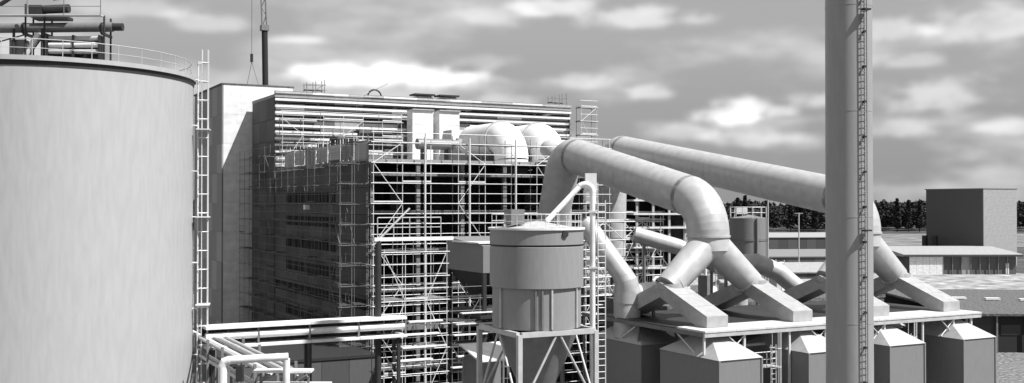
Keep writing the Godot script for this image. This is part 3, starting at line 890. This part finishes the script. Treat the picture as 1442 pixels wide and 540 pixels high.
# ---------------------------------------------------------------- the two big flue ducts
func build_big_ducts() -> void:
	var la := ["left", "right"]
	var spec := [
		{"a": 55.0, "b": -90.0, "y": 24.7, "r": 1.72, "down": true, "label": "fat pale flue duct sloping down from the wing, left and nearer of two"},
		{"a": 72.0, "b": -107.0, "y": 26.4, "r": 1.75, "down": true, "label": "fat pale flue duct sloping behind the chimney, right and farther of two"}]
	for k in 2:
		var s: Dictionary = spec[k]
		var bl := -69.0
		var yl := 20.0
		var t := thing("flue_duct", s.label, "duct", Vector3(s.a, 0, bl), 0.0, "big flue ducts")
		var far := Vector3(0, s.y, s.b - bl)
		var near := Vector3(0, yl + 0.6, -2.6)
		var dir := (near - far).normalized()
		var r: float = s.r
		# sloping run in pieces with flanges
		var pieces := 4
		for i in pieces:
			var p := far.lerp(near, float(i) / pieces)
			var q := far.lerp(near, float(i + 1) / pieces)
			var run := part(t, "run", sweep([p, q], [r], 40, false), M.duct_sheet)
			if i > 0:
				part(run, "flange", sweep([p - dir * 0.05, p + dir * 0.05], [r + 0.025], 40), M.duct_sheet)
		# lower elbow turning straight down
		var knee := [near - dir * 0.5, near]
		for i in range(1, 11):
			var f := i / 10.0
			var d := dir.slerp(Vector3.DOWN, f * 0.95 + 0.02)
			knee.append(knee[-1] + d * 0.43)
		part(t, "lower_elbow", sweep(knee, [r], 40, false), M.duct_sheet)
		var bottom: Vector3 = knee[-1]
		var fork := Vector3(0, bottom.y - 1.3, bottom.z * 0.5)
		part(t, "fork_body", sweep([bottom, fork], [r, r * 0.9], 40), M.duct_sheet)
		part(t, "flange", sweep([bottom - Vector3(0, -0.08, 0), bottom - Vector3(0, 0.08, 0)], [r + 0.08], 40), M.duct_sheet)
		for side in [-1.0, 1.0]:
			var end := Vector3(side * 4.2, 13.35, 0)
			var leg := part(t, "fork_leg", sweep([fork + Vector3(side * 0.25, 0.7, 0), end], [1.32, 1.1], 32), M.duct_sheet)
			part(leg, "boot", sweep([fork.lerp(end, 0.86), fork.lerp(end, 0.89)], [1.16], 32), M.duct_sheet)
		# upper elbow and the leg that goes down behind
		var drop := Vector3(0, -0.93, -0.36).normalized() if k == 0 else Vector3.DOWN
		var up := [far + dir * 0.5, far]
		for i in range(1, 10):
			var d := (-dir).slerp(drop, i / 9.0)
			up.append(up[-1] + d * 0.4)
		part(t, "upper_elbow", sweep(up, [r], 40, false), M.duct_sheet)
		var foot: Vector3 = up[-1] + drop * (9.0 if k == 0 else 12.0)
		part(t, "rising_leg", sweep([up[-1], foot], [r, r * 0.9], 40), M.duct_sheet)
		part(t, "support", sweep([foot, Vector3(foot.x, 0.0, foot.z)], [0.35], 12), M.grey_steel)

# ---------------------------------------------------------------- pipe bridge and racks at the lower left
func build_pipe_racks() -> void:
	var t := thing("pipe_bridge", "white covered pipe bridge running from the tank to the dark wing", "bridge", Vector3(17.0, 0, -81.0))
	var l := 16.0
	for i in 4:
		bx(t, "top_cover", M.white_sheet, Vector3((i + 0.5) * l / 4, 10.75, 0), Vector3(l / 4 - 0.03, 0.22, 1.7))
		bx(t, "bottom_cover", M.white_sheet, Vector3((i + 0.5) * l / 4, 9.32, 0.1), Vector3(l / 4 - 0.03, 0.2, 1.7))
		rod(t, "pipe", M.white_sheet, Vector3(i * l / 4 + 0.05, 10.08, 0.45), Vector3((i + 1) * l / 4 - 0.12, 10.08, 0.45), 0.27, true)
		bx(t, "hanger", M.grey_steel, Vector3((i + 1) * l / 4 - 0.04, 10.03, 0.6), Vector3(0.14, 1.2, 0.14))
	bx(t, "back_sheet", M.dark_steel, Vector3(l / 2, 10.03, -0.6), Vector3(l, 1.2, 0.06))
	for x in [0.6, 8.0, 15.4]:
		for z in [-0.5, 0.5]:
			bx(t, "leg", M.dark_steel, Vector3(x, 4.6, z), Vector3(0.25, 9.2, 0.25))
	var r := thing("pipe_rack", "rack of parallel pipes slanting from the tank foot towards the viewer", "pipe rack", Vector3(17.6, 0, -86.0))
	for i in 5:
		rod(r, "pipe", [M.pale_steel, M.white_sheet, M.grey_steel, M.pale_steel, M.pale_steel][i], Vector3(-0.9 + i * 0.45, 10.0 - 0.1 * (i % 2), 0), Vector3(-0.9 + i * 0.45, 10.0 - 0.1 * (i % 2), 23.0), [0.12, 0.16, 0.1, 0.17, 0.12][i], true)
	for i in 2:
		rod(r, "lower_pipe", M.pale_steel, Vector3(-0.9 + i * 0.5, 8.7, 0), Vector3(-0.9 + i * 0.5, 8.7, 23.0), 0.12, true)
	for z in [0.5, 5.0, 9.5, 14.0, 18.5, 22.5]:
		bx(r, "cross_bar", M.grey_steel, Vector3(0, 9.72, z), Vector3(2.6, 0.14, 0.14))
		for x in [-1.25, 1.25]:
			bx(r, "post", M.grey_steel, Vector3(x, 5.2, z), Vector3(0.16, 10.4, 0.16))
	for z in [0.5, 9.5, 18.5]:
		rod(r, "brace", M.grey_steel, Vector3(1.25, 6.0, z), Vector3(1.25, 9.6, z + 4.4), 0.06)
	var g := thing_at("portal_pipe", "thick white pipe bent like a goal post below the pipe bridge", "pipe", Vector3(-16.7, 0, -61.5))
	part(g, "upright", sweep([Vector3(0, 0, 0), Vector3(0, 10.6, 0), Vector3(0.12, 10.85, 0), Vector3(0.4, 10.97, 0)], [0.26], 18), M.white_sheet)
	part(g, "crossing", sweep([Vector3(0.4, 10.97, 0), Vector3(3.7, 11.1, -0.4)], [0.23], 18), M.white_sheet)
	rod(g, "drop", M.white_sheet, Vector3(3.6, 4.0, -0.4), Vector3(3.6, 11.0, -0.4), 0.2, true)
	bx(g, "valve", M.dark_steel, Vector3(1.0, 10.2, 0.0), Vector3(0.4, 0.9, 0.4))
	for k in 2:
		var m := thing_at("roof_platform", ["pale walkway ledge right of the goal post pipe, upper of two", "pale walkway ledge right of the goal post pipe, lower of two"][k], "walkway", Vector3(-13.4 + 0.5 * k, 0, -62.5 - k * 0.4))
		bx(m, "deck", M.white_sheet, Vector3(0, 10.2 - 0.85 * k, 0), Vector3(3.4 + k, 0.12, 1.0))
		for x in [-1.4, 0.0, 1.4]:
			bx(m, "post", M.grey_steel, Vector3(x, 5.0 - 0.4 * k, -0.3), Vector3(0.14, 10.2 - 0.85 * k, 0.14))
		for i in 3:
			rod(m, "pipe_stub", M.grey_steel, Vector3(-1.2 + i * 1.1, 9.7 - 0.85 * k, 0.3), Vector3(-0.7 + i * 1.1, 10.0 - 0.85 * k, 0.45), 0.12, true)
	var an := thing("annex", "low dark annex below the pipe bridge in front of the wing", "building", Vector3(22.0, 0, -93.0))
	for i in 5:
		bx(an, "wall_panel", M.darker_panel if i % 2 else M.dark_panel, Vector3(0.1, 2.9, -1.4 - i * 2.8), Vector3(0.2, 5.8, 2.76))
		bx(an, "front_panel", M.darker_panel if i % 2 else M.dark_panel, Vector3(1.5 + i * 2.6, 2.9, -0.1), Vector3(2.56, 5.8, 0.2))
	bx(an, "roof", M.dark_steel, Vector3(6.6, 5.95, -7.1), Vector3(13.5, 0.25, 14.4))

# ---------------------------------------------------------------- middle distance between the ducts
func build_middle_distance() -> void:
	# process block whose roof carries the clutter
	var t := thing_at("process_block", "low flat-roofed process block behind the flue duct fork", "building", Vector3(24.0, 0, -122.0), TURN)
	for i in 10:
		bx(t, "wall_panel", M.dark_panel if i % 2 else M.grey_panel, Vector3(-13.5 + i * 3.0, 4.7, 10.0), Vector3(2.96, 9.4, 0.2))
	bx(t, "roof", M.roof_felt, Vector3(0, 9.6, 0), Vector3(30.2, 0.35, 20.4))
	for s in [-15.0, 15.0]:
		bx(t, "side_wall", M.dark_panel, Vector3(s, 4.7, 0), Vector3(0.2, 9.4, 19.6))
	bx(t, "rear_wall", M.dark_panel, Vector3(0, 4.7, -9.9), Vector3(29.6, 9.4, 0.2))
	# open steel frame right of it
	var f := thing_at("open_steel_frame", "open steel frame with pale floors behind the first flue duct", "frame", Vector3(15.5, 0, -132.0), TURN * 0.4)
	for i in 5:
		for z in [0.0, -6.0]:
			bx(f, "column", M.pale_steel, Vector3(i * 2.1, 11.0, z), Vector3(0.25, 22.0, 0.25))
	for y in [12.0, 14.5, 17.0, 18.7, 20.4, 22.1]:
		bx(f, "floor", M.girt, Vector3(4.2, y, -3.0), Vector3(9.4, 0.22, 6.8))
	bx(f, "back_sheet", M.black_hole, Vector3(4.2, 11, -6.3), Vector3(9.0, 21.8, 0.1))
	for i in 4:
		rod(f, "brace", M.grey_steel, Vector3(i * 2.1, 12.0 + (i % 2) * 2.5, 0.15), Vector3((i + 1) * 2.1, 14.5 - (i % 2) * 2.5, 0.15), 0.07)
	# scaffolds in the thicket
	var s := thing("rear_scaffold", "dense scaffold right of the silo behind the bent pale pipe", "scaffold", Vector3(61.0, 0, -100.5))
	scaffold(s, 10.0, 2.6, 0.0, 18.0, 4, 2.6, 0.5, 1, 0.05)
	var s2 := thing("leg_scaffold", "light scaffold around the upright leg of the farther flue duct", "scaffold", Vector3(71.5, 0, -112.0))
	scaffold(s2, 8.4, 2.4, 0.0, 18.0, 4, 2.4, 0.5, 1, 0.05)
	# bent pale pipe right of the silo
	var p := thing_at("bent_pipe", "pale pipe dropping steeply from behind the silo to the first chevron duct", "pipe", Vector3(9.5, 0, -88.0))
	part(p, "slope", sweep([Vector3(-3.4, 18.4, -1.6), Vector3(-0.2, 13.9, 0.0)], [0.85], 28), M.duct_sheet)
	part(p, "knee", sweep([Vector3(-0.35, 14.1, -0.1), Vector3(-0.1, 13.6, 0.0), Vector3(0.05, 12.8, 0.0), Vector3(0.0, 11.8, 0.0)], [0.86, 0.95, 1.1, 1.15], 28), M.duct_sheet)
	part(p, "drop", sweep([Vector3(0.0, 11.85, 0.0), Vector3(0.0, 9.0, 0.0)], [1.1], 28), M.duct_sheet)
	rod(p, "stay", M.grey_steel, Vector3(0, 0, 0), Vector3(0, 9.0, 0), 0.25)
	part(p, "branch", sweep([Vector3(0.2, 12.6, -0.4), Vector3(2.6, 12.9, -0.9)], [0.7, 0.6], 24), M.white_sheet)
	rod(p, "branch_stay", M.grey_steel, Vector3(2.3, 0, -0.8), Vector3(2.3, 12.4, -0.8), 0.15)
	# rear pipes falling right
	var q := thing_at("rear_pipe", "grey pipe sloping down right behind the fork of the flue duct", "pipe", Vector3(12.4, 0, -108.0))
	part(q, "run", sweep([Vector3(0, 16.9, 0), Vector3(4.5, 15.6, 0), Vector3(9.5, 13.2, 0.5), Vector3(10.6, 12.2, 0.5), Vector3(10.6, 9.8, 0.5)], [0.8], 24), M.duct_sheet)
	for i in 3:
		rod(q, "trestle", M.grey_steel, Vector3(1.0 + i * 3.4, 0, 0.2), Vector3(1.0 + i * 3.4, [16.0, 15.0, 13.2][i], 0.2), 0.15)
	var q2 := thing_at("low_rear_pipe", "short fat pale pipe lying right of the duct fork", "pipe", Vector3(23.4, 0, -104.0))
	part(q2, "run", sweep([Vector3(-3.5, 14.0, 0), Vector3(0.5, 14.2, 0), Vector3(2.6, 13.3, 0), Vector3(4.6, 11.6, 0)], [0.9], 24), M.duct_sheet)
	for x in [-2.5, 0.6]:
		rod(q2, "trestle", M.grey_steel, Vector3(x, 0, 0), Vector3(x, 13.6, 0), 0.18)
	# railed tank right of the fork
	var r := thing_at("railed_tank", "round pale tank with railed roof between the duct fork and the chimney", "tank", Vector3(26.2, 0, -118.0))
	part(r, "shell", lathe([Vector2(2.05, 0), Vector2(2.05, 15.9)], 48), M.casing)
	part(r, "band", lathe([Vector2(2.05, 15.9), Vector2(2.1, 15.9), Vector2(2.1, 16.15), Vector2(2.05, 16.15)], 48), M.grey_steel)
	part(r, "upper_shell", lathe([Vector2(2.05, 16.15), Vector2(2.05, 18.4), Vector2(0.01, 18.8)], 48), M.casing)
	var pts := []
	for i in 12:
		pts.append(Vector3(cos(TAU * i / 12) * 2.0, 18.4, sin(TAU * i / 12) * 2.0))
	railing(r, M.galvanised, pts, 1.2, true, 0.04)
	rod(r, "mast", M.pale_steel, Vector3(1.9, 0, 1.2), Vector3(1.9, 22.5, 1.2), 0.08)
	rod(r, "downpipe", M.grey_steel, Vector3(0.5, 0, 2.1), Vector3(0.5, 18.4, 2.1), 0.12)
	bx(r, "roof_unit", M.white_sheet, Vector3(-0.8, 19.2, 0), Vector3(1.2, 0.7, 1.0))
	# clutter on the process block roof
	var wheres := ["beside the bent pale pipe", "under the first fork leg", "between the two fork legs", "right of the second fork leg", "near the railed tank", "behind the second chevron duct"]
	for i in 6:
		var u := thing_at("roof_machine", "small pale machine with pipes on the process roof " + wheres[i], "machine", Vector3(15.0 + i * 2.9, 9.78, -111.0 - i * 1.3 - (i % 2) * 1.5), TURN + 0.2 * (i % 3), "machines on the process roof")
		var h := 1.3 + 0.5 * ((i * 7) % 3)
		bx(u, "base", M.dark_steel, Vector3(0, 0.15, 0), Vector3(2.2, 0.3, 1.6))
		bx(u, "housing", M.pale_steel if i % 2 else M.grey_steel, Vector3(-0.3, 0.3 + h / 2, 0), Vector3(1.3, h, 1.1))
		rod(u, "fan", M.white_sheet, Vector3(0.7, 0.9, 0), Vector3(0.7, 0.9, 0.6), 0.5, true)
		part(u, "pipe", sweep([Vector3(-0.3, 0.3 + h, 0), Vector3(-0.3, h + 0.9, 0), Vector3(0.0, h + 1.2, 0), Vector3(1.3, h + 1.2, 0.2)], [0.16], 12), M.white_sheet)
		for z in [-0.5, 0.5]:
			rod(u, "stay", M.galvanised, Vector3(1.05, 0, z), Vector3(1.05, h + 1.6, z), 0.05)

# ---------------------------------------------------------------- far buildings on the right
func build_far_buildings() -> void:
	var c := thing("cube_building", "windowless cube building with dark left side on the far right", "building", Vector3(288.0, 0, -226.0))
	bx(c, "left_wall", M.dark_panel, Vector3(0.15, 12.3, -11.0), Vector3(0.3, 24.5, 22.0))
	bx(c, "front_wall", M.concrete, Vector3(8.2, 12.3, -0.15), Vector3(15.8, 24.5, 0.3))
	bx(c, "doorway", M.black_hole, Vector3(-0.03, 2.2, -17.5), Vector3(0.06, 4.4, 2.6))
	bx(c, "roof", M.grey_steel, Vector3(8.2, 24.7, -11.2), Vector3(16.6, 0.3, 22.6))
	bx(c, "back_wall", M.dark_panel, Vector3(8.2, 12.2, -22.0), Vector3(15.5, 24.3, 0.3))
	bx(c, "right_wall", M.concrete, Vector3(16.2, 12.2, -11.2), Vector3(0.3, 24.3, 21.0))
	var d := thing("vent_stack", "two short dark stacks at the cube building's foot", "stack", Vector3(285.0, 0, -242.0))
	for z in [0.0, -4.0]:
		rod(d, "pipe", M.dark_steel, Vector3(0, 0, z), Vector3(0, 9.5, z), 0.9, true)
	bx(d, "base", M.dark_steel, Vector3(0, 0.5, -2), Vector3(2.4, 1.0, 7.0))
	# long shed in front of it
	var s := thing_at("long_shed", "long low shed with pale left doors before the cube building", "shed", Vector3(112.0, 0, -300.0), 0.02)
	for i in 5:
		bx(s, "door_panel", M.white_sheet if i % 2 else M.girt, Vector3(0.95 + i * 1.9, 2.5, 0), Vector3(1.84, 5.0, 0.2))
	for i in 8:
		bx(s, "bay", M.dark_panel if i != 2 else M.grey_panel, Vector3(10.9 + i * 2.6, 2.5, -0.5), Vector3(2.5, 5.0, 0.2))
		bx(s, "post", M.grey_steel, Vector3(9.6 + i * 2.6, 2.5, 0.1), Vector3(0.2, 5.0, 0.2))
	bx(s, "white_door", M.white_sheet, Vector3(28.0, 1.6, -0.3), Vector3(0.9, 3.0, 0.12))
	part(s, "roof", prism([Vector2(0.8, 5.05), Vector2(0.8, 5.7), Vector2(-18, 7.2), Vector2(-36, 6.6), Vector2(-36, 5.05)], -2.0, 32.0), M.concrete)
	bx(s, "fascia", M.dark_steel, Vector3(15.0, 5.3, 0.86), Vector3(34.0, 0.4, 0.1))
	for x in [0.1, 30.5]:
		bx(s, "end_wall", M.dark_panel, Vector3(x, 2.5, -18.0), Vector3(0.2, 5.0, 35.0))
	# flat dark hall at the right edge
	var h := thing_at("flat_hall", "flat-roofed hall with black front at the lower right edge", "building", Vector3(61.0, 0, -143.0), -0.03)
	for i in 10:
		bx(h, "roof_sheet", M.roof_felt, Vector3(2.0 + i * 4.0, 5.1, -20.0), Vector3(3.96, 0.3, 41.0))
		bx(h, "wall_panel", M.black_hole if i % 2 else M.dark_steel, Vector3(2.0 + i * 4.0, 2.45, -0.4), Vector3(3.94, 4.9, 0.2))
		bx(h, "window", M.glass, Vector3(2.0 + i * 4.0, 3.0, -0.28), Vector3(2.6, 1.4, 0.06))
		bx(h, "post", M.grey_steel, Vector3(i * 4.0, 2.45, 0.1), Vector3(0.22, 4.9, 0.22))
	bx(h, "back_wall", M.dark_panel, Vector3(20.0, 2.4, -40.0), Vector3(39.0, 4.8, 0.2))
	for i in 3:
		bx(h, "roof_light", M.white_sheet, Vector3(7.0 + i * 4.6, 5.5, -21.0 + i * 1.3), Vector3(2.2, 0.3, 0.9))
	# low sheds between the railed tank and the chimney
	for i in 4:
		var l := thing_at("low_warehouse", ["low pale-roofed warehouse between railed tank and chimney, nearest of four", "low warehouse behind the nearest one, second from the plant", "third low warehouse left of the chimney", "farthest low warehouse below the wood"][i], "warehouse", Vector3([46.0, 58.0, 78.0, 110.0][i], 0, [-182.0, -225.0, -290.0, -420.0][i]), 0.1, "low warehouses behind the plant")
		var w: float = [22.0, 26.0, 34.0, 60.0][i]
		var hh: float = [5.5, 6.0, 6.0, 7.0][i]
		part(l, "roof", prism([Vector2(7.4, hh), Vector2(0, hh + 1.6), Vector2(-7.4, hh), Vector2(-7.4, hh - 0.25), Vector2(7.4, hh - 0.25)], -w / 2, w / 2), [M.grey_panel, M.concrete, M.casing, M.grey_panel][i])
		var n := int(w / 3.6)
		for k in n:
			bx(l, "wall_panel", M.dark_panel if k % 2 else M.darker_panel, Vector3(-w / 2 + (k + 0.5) * w / n, hh / 2 - 0.15, 7.0), Vector3(w / n - 0.06, hh - 0.3, 0.2))
		for x in [-w / 2 + 0.2, w / 2 - 0.2]:
			bx(l, "gable_wall", M.grey_panel, Vector3(x, hh / 2 - 0.15, 0), Vector3(0.2, hh - 0.3, 13.7))
	# light mast before the wood
	for i in 3:
		var m := thing_at("light_mast", ["slim mast left of the railed tank", "slim mast between railed tank and chimney", "slim mast right of the chimney before the wood"][i], "mast", Vector3([38.0, 62.0, 205.0][i], 0, [-190.0, -230.0, -520.0][i]), 0.0, "masts in the yard")
		rod(m, "pole", M.pale_steel, Vector3.ZERO, Vector3(0, [17.0, 18.0, 26.0][i], 0), 0.14)
		bx(m, "lamp_arm", M.pale_steel, Vector3(0, [16.9, 17.9, 25.9][i], 0), Vector3(1.8, 0.12, 0.2))

# ---------------------------------------------------------------- crane behind the hall
func build_crane() -> void:
	var t := thing("mobile_crane", "dark telescopic crane boom rising behind the hall roof", "crane", Vector3(45.5, 0, -168.3))
	var base := Vector3(0, 2.2, 0)
	var inv := Basis(Vector3.UP, -TURN)
	var lean := inv * Vector3(-0.5, 30.0, 0.0).normalized()
	bx(t, "carrier", M.grey_steel, Vector3(0, 1.2, 0), Vector3(9.0, 1.4, 2.6))
	bx(t, "cab", M.pale_steel, Vector3(-3.6, 2.6, 0), Vector3(1.8, 1.5, 2.4))
	for x in [-3.2, -1.4, 1.4, 3.2]:
		for z in [-1.1, 1.1]:
			rod(t, "wheel", M.dark_steel, Vector3(x, 0.6, z - 0.2), Vector3(x, 0.6, z + 0.2), 0.6, true)
	rod(t, "boom", M.dark_steel, base, base + lean * 34.0, 0.62, true)
	rod(t, "boom_section", M.black_hole, base + lean * 34.0, base + lean * 45.6, 0.47, true)
	bx(t, "boom_head", M.grey_steel, base + lean * 45.9, Vector3(1.2, 0.9, 1.2))
	var tip := base + lean * 46.2
	# lattice fly jib
	for s in [-0.36, 0.36]:
		rod(t, "jib_chord", M.grey_steel, tip + inv * Vector3(s, 0, 0), tip + lean * 16.0 + inv * Vector3(s * 0.8 - 0.5, 0, 0), 0.13)
	for i in 10:
		var s := 0.36 if i % 2 else -0.36
		rod(t, "jib_lacing", M.grey_steel, tip + lean * 1.6 * i + inv * Vector3(s, 0, 0), tip + lean * 1.6 * (i + 1) + inv * Vector3(-s - 0.1, 0, 0), 0.07)
	var hook := tip + lean * 16.0 + inv * Vector3(-1.7, 0, 0.3)
	rod(t, "hoist_rope", M.dark_steel, hook, Vector3(hook.x, 43.9, hook.z), 0.035)
	rod(t, "hook_block", M.dark_steel, Vector3(hook.x, 42.6, hook.z), Vector3(hook.x, 43.9, hook.z), 0.24)
	for s in [-1.6, 2.4]:
		rod(t, "sling", M.grey_steel, Vector3(hook.x, 42.6, hook.z), Vector3(hook.x, 34.6, hook.z) + inv * Vector3(s, 0, 0), 0.045)

# ---------------------------------------------------------------- trees
func crown_mesh(seed_no: int, faces: int, pointed: bool) -> ArrayMesh:
	var g := RandomNumberGenerator.new()
	g.seed = seed_no
	var st := SurfaceTool.new()
	st.begin(Mesh.PRIMITIVE_TRIANGLES)
	var lumps := []
	for i in 9:
		lumps.append([Vector3(g.randf_range(-0.28, 0.28), g.randf_range(0.35, 0.85), g.randf_range(-0.28, 0.28)), g.randf_range(0.13, 0.24)])
	for i in faces:
		var c: Vector3
		if pointed:
			var y := g.randf_range(0.1, 1.0)
			var rr := (1.02 - y) * 0.13 * g.randf_range(0.5, 1.0)
			var an := g.randf() * TAU
			c = Vector3(cos(an) * rr, y, sin(an) * rr)
		else:
			var l: Array = lumps[g.randi() % lumps.size()]
			var d := Vector3(g.randfn(), g.randfn(), g.randfn()).normalized()
			c = l[0] + d * l[1] * g.randf_range(0.6, 1.0)
		var s := g.randf_range(0.035, 0.075)
		var e := Vector3(g.randfn(), g.randfn() * 0.6, g.randfn()).normalized()
		var f := e.cross(Vector3(g.randfn(), g.randfn(), g.randfn())).normalized()
		quad(st, c - e * s, c - f * s * 0.7, c + e * s, c + f * s * 0.7, e.cross(f))
	return st.commit()

func build_trees() -> void:
	var wood := MultiMeshInstance3D.new()
	wood.name = numbered("wood")
	var mm := MultiMesh.new()
	mm.transform_format = MultiMesh.TRANSFORM_3D
	mm.mesh = crown_mesh(3, 420, false)
	var spots := []
	for i in 1500:
		var z := -rng.randf_range(760.0, 1150.0)
		var u := rng.randf_range(-0.62, 0.66)
		spots.append(Transform3D(Basis(Vector3.UP, rng.randf() * TAU).scaled(Vector3(rng.randf_range(17, 27), rng.randf_range(15, 24), rng.randf_range(17, 27))), Vector3(u * -z, -1.5, z)))
	mm.instance_count = spots.size()
	for i in spots.size():
		mm.set_instance_transform(i, spots[i])
	wood.multimesh = mm
	wood.material_override = M.leaves
	add_child(wood)
	wood.set_meta("label", "far dark wood stretching along the whole horizon")
	wood.set_meta("category", "wood")
	wood.set_meta("kind", "stuff")
	var firs := [[0.262, 24.0], [0.274, 22.0], [0.285, 23.0], [0.362, 23.0], [0.3725, 22.0], [0.212, 23.5], [0.219, 25.0], [0.383, 21.5]]
	var pm := crown_mesh(8, 700, true)
	var called := ["first pointed fir left of the chimney on the skyline", "second pointed fir left of the chimney on the skyline", "third pointed fir left of the chimney on the skyline", "first pointed fir right of the chimney", "tallest pointed fir right of the chimney", "pointed fir just right of the duct elbow", "taller pointed fir just right of the duct elbow", "low fir left of the cube building"]
	for i in firs.size():
		var t := thing_at("fir_tree", called[i], "tree", Vector3(firs[i][0] * 740.0, 0, -740.0), 0.7 * i, "firs on the skyline")
		var h: float = firs[i][1]
		part(t, "crown", pm, M.leaves, Transform3D(Basis().scaled(Vector3(h, h * 0.95, h)), Vector3(0, h * 0.05, 0)))
		part(t, "trunk", lathe([Vector2(0.35, 0), Vector2(0.06, h * 0.95)], 8), M.bark)
